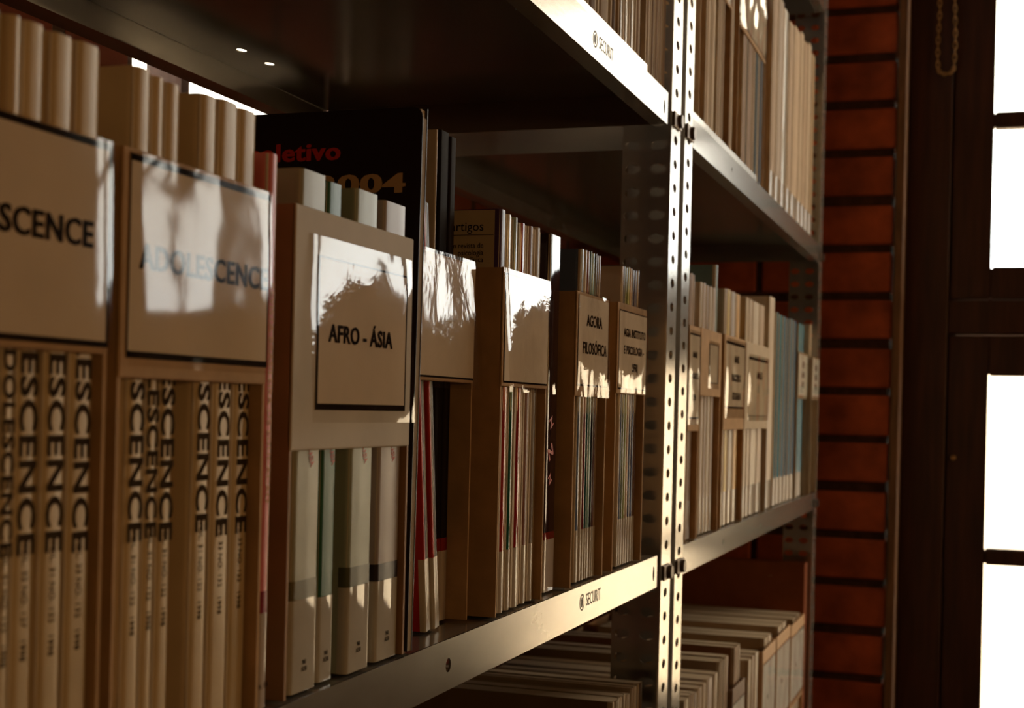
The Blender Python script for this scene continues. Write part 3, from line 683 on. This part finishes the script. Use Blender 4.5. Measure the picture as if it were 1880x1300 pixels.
px_books([(1425, 1430, -.307, 'dark blue', (.015, .09, .14)), (1431, 1437, -.308, 'teal blue', (.025, .14, .20)), (1438, 1444, -.307, 'blue', (.06, .14, .22)), (1445, 1450, -.308, 'deep blue', (.02, .07, .13)),
          (1451, 1457, -.307, 'grey blue', (.08, .15, .22)), (1458, 1463, -.307, 'steel blue', (.05, .11, .19))], 650, P('in the row of blue ones', top=1.602, gl=0), (2.0950, 2.3300))
px_books([(1466.5, 1471, None, 'turquoise', (.015, .22, .34)), (1471.5, 1476, None, 'bright blue', (.015, .18, .30))], 650, P('behind the cream three line label', top=1.602), (2.3380, 2.4470))
px_books([(1482, 1485.5, -.3005, 'white', (.66, .56, .42)), (1486, 1489.5, -.3005, 'cream', (.62, .50, .38))], 650, P('behind the last bluish label', top=1.607), (2.4560, 2.5455))
holder('magazine holder with cream label at the shelf end, beside the blue journals', 2.335, 2.450, 1.478, 1.555, zb, -.3030, 111, lab=(2.336, 2.449, 1.484, 1.5515),
       text=[('ARQ', .014, .5, .75, .03, 1), ('BRAS', .014, .5, .5, .03, 1), ('PSIC', .014, .5, .25, .03, 1)], card=M_board, paper=M_white, amp=.0006, tape=FT, detail=10, border=(0, 0, 0, 0), htop=1.54)
holder('magazine holder with bluish white label, last at the brick pier end', 2.453, 2.549, 1.478, 1.552, zb, -.2950, 121, lab=(2.454, 2.548, 1.484, 1.549),
       text=[('ARQ', .014, .5, .75, .03, 1), ('BRAS', .014, .5, .5, .03, 1), ('PSIQ', .014, .5, .25, .03, 1)], card=M_board, paper=M_white, amp=.0006, tape=FT, detail=10, border=(0, 0, 0, 0), htop=1.54)

# --- top shelf
zt = ZT + .0018
def tray(label, y0, y1, z1):
    bm = bmesh.new(); box(bm, -.56, -.3030, y0, y1, ZT + .0002, ZT + .0012)
    for q in ((-.3042, -.3030, y0, y1), (-.56, -.5588, y0, y1), (-.5588, -.3042, y0, y0 + .0012), (-.5588, -.3042, y1 - .0012, y1)): box(bm, q[0], q[1], q[2], q[3], ZT + .0012, z1)
    o = link_mesh('tray', bm, M_steel); o['label'] = label; o['category'] = 'tray'; return o
tray('low grey tray under the journals on the top shelf, left of the double post', .90, 1.245, 1.7630)
tray('low grey tray under the journals on the top shelf, right of the double post', 1.452, 1.865, 1.7640)
top = dict(v=60, top=2.040, depth=.18, Z0=zt, gl=0)
def T(where, **k):
    d = dict(top); d.update(k); return plain('', where, **d)
px_books([(1020, 1039, None, 'brown', (.20, .12, .075), {'stk': False}), (1040, 1058, None, 'dark brown', (.17, .10, .06), {'stk': False}), (1060, 1077, None, 'taupe', (.26, .18, .12), {'stk': False}), (1079, 1096, None, 'umber', (.17, .10, .055), {'stk': False}),
          (1098, 1118, None, 'tan', (.33, .24, .16), {'stk': False}), (1122, 1134, -.309, 'dark brown', (.12, .07, .04), {'stk': False}), (1135, 1144, None, 'glossy grey', (.25, .19, .14), {'g': 2, 'stk': False}), (1145, 1155, None, 'glossy cream', (.42, .33, .24), {'g': 2, 'stk': False})], 60,
         T('on the top shelf left of the post'))
px_books([(1156, 1166, None, 'glossy tan', (.34, .25, .17), {'g': 2, 'stk': False}), (1168, 1177, None, 'light brown', (.34, .23, .15), {'stk': False}), (1187, 1195, -.305, 'beige', (.42, .32, .23), {'stk': False}), (1196, 1203, None, 'brown', (.24, .16, .10), {'stk': False}),
          (1204, 1210, None, 'tan', (.32, .22, .15), {'stk': False}), (1211, 1217, None, 'pale tan', (.40, .30, .22), {'stk': False}), (1218, 1224, None, 'light mauve', (.38, .29, .24), {'stk': False})], 60,
         T('after the glossy ones on the top shelf'))
px_books([(1296, 1304, None, 'cream', (.50, .38, .26), {'stk': False}), (1305, 1313, None, 'pale cream', (.52, .41, .29), {'stk': False}), (1318, 1324, None, 'tan', (.40, .29, .20), {'stk': False}), (1325, 1330, None, 'brown', (.30, .20, .13), {'stk': False}), (1340, 1347, None, 'light tan', (.36, .26, .17), {'stk': False})], 150,
         T('in the upper holder right of the post'))
holder('tall brown magazine holder on the top shelf, right of the double post', Yp(1293, 150, -.3005), Yp(1349, 150, -.3005), 1.930, 2.02, zt, -.3055, 131, lab=(Yp(1300, 150, -.3005), Yp(1347, 150, -.3005), 1.937, 2.015), amp=.001, tape=FT, detail=14, border=(.001, .001, .001, .001))
px_books([(1365, 1371, None, 'mauve', (.38, .29, .27), {'stk': False}), (1372, 1377, None, 'dark grey', (.12, .09, .09), {'stk': False}), (1378, 1384, None, 'pinkish', (.38, .28, .25), {'stk': False}), (1385, 1390, None, 'brown', (.24, .15, .10), {'stk': False}),
          (1391, 1400, None, 'blackish green', (.022, .03, .032), {'stk': False}), (1401, 1410, None, 'navy black', (.022, .02, .03), {'stk': False})], 150, T('behind the crinkled upper label'), (1.60, 1.9330))
holder('brown magazine holder with crinkled label on the top shelf, left of cream journals', Yp(1363, 150, -.3005), Yp(1412, 150, -.3005), 1.928, 2.02, zt, -.3055, 141, lab=(Yp(1364, 150, -.3005), Yp(1411, 150, -.3005), 1.934, 2.015), amp=.0030, tape=FT, detail=22, f=34, border=(.001, .001, .001, .001))
px_books([(1418, 1427, None, 'tan', (.42, .32, .24), {'top': 2.062}), (1428, 1438, None, 'grey beige', (.42, .35, .29), {'top': 2.058}), (1439, 1447, None, 'white', (.62, .60, .55), {'g': 2, 'top': 2.056}), (1449, 1457, None, 'beige', (.44, .33, .24), {'top': 2.052}),
          (1458, 1469, None, 'light tan', (.50, .38, .27), {'top': 2.060}), (1470, 1476, None, 'cream', (.50, .39, .28), {'top': 2.070}), (1477, 1483, None, 'buff', (.46, .34, .24), {'top': 2.066}), (1484, 1490, None, 'pale buff', (.52, .41, .30), {'top': 2.076}),
          (1491, 1497, None, 'brownish', (.36, .25, .15), {'top': 2.070})], 150, T('of the pale ones at the shelf end', jit=0))

# --- lower shelf
zl = ZL + .0010
low = dict(v=1290, Z0=zl, sticker=False, depth=.25, jit=.0015)
def Lw(where, **k):
    d = dict(low); d.update(k); return plain('', where, **d)
px_books([(1100, 1113, -.325, 'brown', (.16, .10, .05)), (1114, 1126, -.325, 'dark brown', (.13, .08, .045)), (1127, 1140, -.317, 'olive brown', (.17, .11, .05)), (1141, 1150, -.317, 'olive', (.19, .125, .06)),
          (1152, 1158, -.316, 'pale edged', (.40, .32, .24)), (1160, 1164, -.317, 'tan', (.30, .22, .15)), (1165, 1170, -.316, 'cream', (.42, .34, .25)), (1172, 1180, -.317, 'brown', (.18, .11, .06))][2:], 1290, Lw('on the lower shelf under the stamped lip', top=1.1880))
px_books([(1258, 1266, None, 'white edged', (.60, .52, .40)), (1267, 1273, None, 'brown', (.26, .17, .11)), (1274, 1281, None, 'taupe', (.32, .24, .18)), (1283, 1290, None, 'tan', (.40, .30, .22)), (1292, 1297, None, 'white', (.62, .54, .44)),
          (1299, 1309, None, 'mauve', (.40, .32, .28)), (1312, 1318, -.306, 'cream', (.56, .48, .38))], 1280, Lw('in the lower row right of the post', top=1.1400))
px_books([(1321, 1327, None, 'brown', (.25, .16, .09)), (1328, 1334, None, 'dark brown', (.18, .11, .06)), (1335, 1343, None, 'rust brown', (.24, .13, .07))], 1280, Lw('after the cream one in the lower row', top=1.1480), (1.6, 1.7660))
px_books([(1348, 1356, None, 'rust', (.24, .11, .055)), (1357, 1366, None, 'brown', (.22, .12, .06))], 1280, Lw('inside the lower brown holder', top=1.150), (1.7765, 1.8530))
px_books([(1374, 1380, -.306, 'white', (.60, .52, .42)), (1383, 1388, None, 'mauve', (.44, .35, .30)), (1390, 1397, None, 'pale', (.62, .55, .46))], 1280, Lw('of the curled ones in the lower row', top=1.118), (1.8660, 2.0100))
px_books([(1402, 1411, None, 'tan', (.40, .30, .20)), (1412, 1421, None, 'cream', (.50, .40, .30))], 1280, Lw('behind the first pale lower label', top=1.126), (2.0200, 2.1310))
px_books([(1427, 1436, None, 'beige', (.46, .36, .26)), (1437, 1446, None, 'light beige', (.50, .42, .33))], 1280, Lw('behind the second pale lower label', top=1.122), (2.1560, 2.2900))
px_books([(1453, 1461, None, 'cream', (.50, .40, .30)), (1462, 1470, None, 'tan', (.44, .33, .23))], 1280, Lw('behind the last lower label', top=1.112), (2.3170, 2.4660))
for i, (u0, u1, z0, z1, lab, cd) in enumerate([(1346, 1368, 1.03, 1.085, 'rust brown magazine holder with grey label on the lower shelf', mat('rust_card', (.20, .12, .07), .7)),
                                          (1400, 1423, .99, 1.095, 'tan magazine holder with pale label on the lower shelf, beside the curled magazines', M_tan),
                                          (1425, 1449, .985, 1.095, 'tan magazine holder with bluish label on the lower shelf, middle of three', M_tan),
                                          (1451, 1474, .985, 1.090, 'tan magazine holder with cream label on the lower shelf, nearest the brick pier', M_tan)]):
    a, b = Yp(u0, 1250, -.3015), Yp(u1, 1250, -.3015)
    holder(lab, a, b, z0 - .012, z1 + .02, zl, -.3015, 151 + i * 7, lab=(a + .004, b - .002, z0, z1), card=cd, amp=.001, tape=FT, detail=12, border=(.001, .001, .001, .001), depth=.30,
           text=[('N.', .010, .4, .5, .02, 1)], paper=M_white)
a = Yp(1478, 1100, -.305)
bb = book('folder', 'large reddish brown folder standing at the pier end of the lower shelf', 'folder', 2.505, 2.538, zl, 1.192 - zl, -.306, (.26, .085, .04), gloss=0, r=.003, hard=True, depth=.33)
lettering('cover_lettering', '...', .01, Vector((-.06, -.0168, .295)), COVER, M_paper, bb, 0)
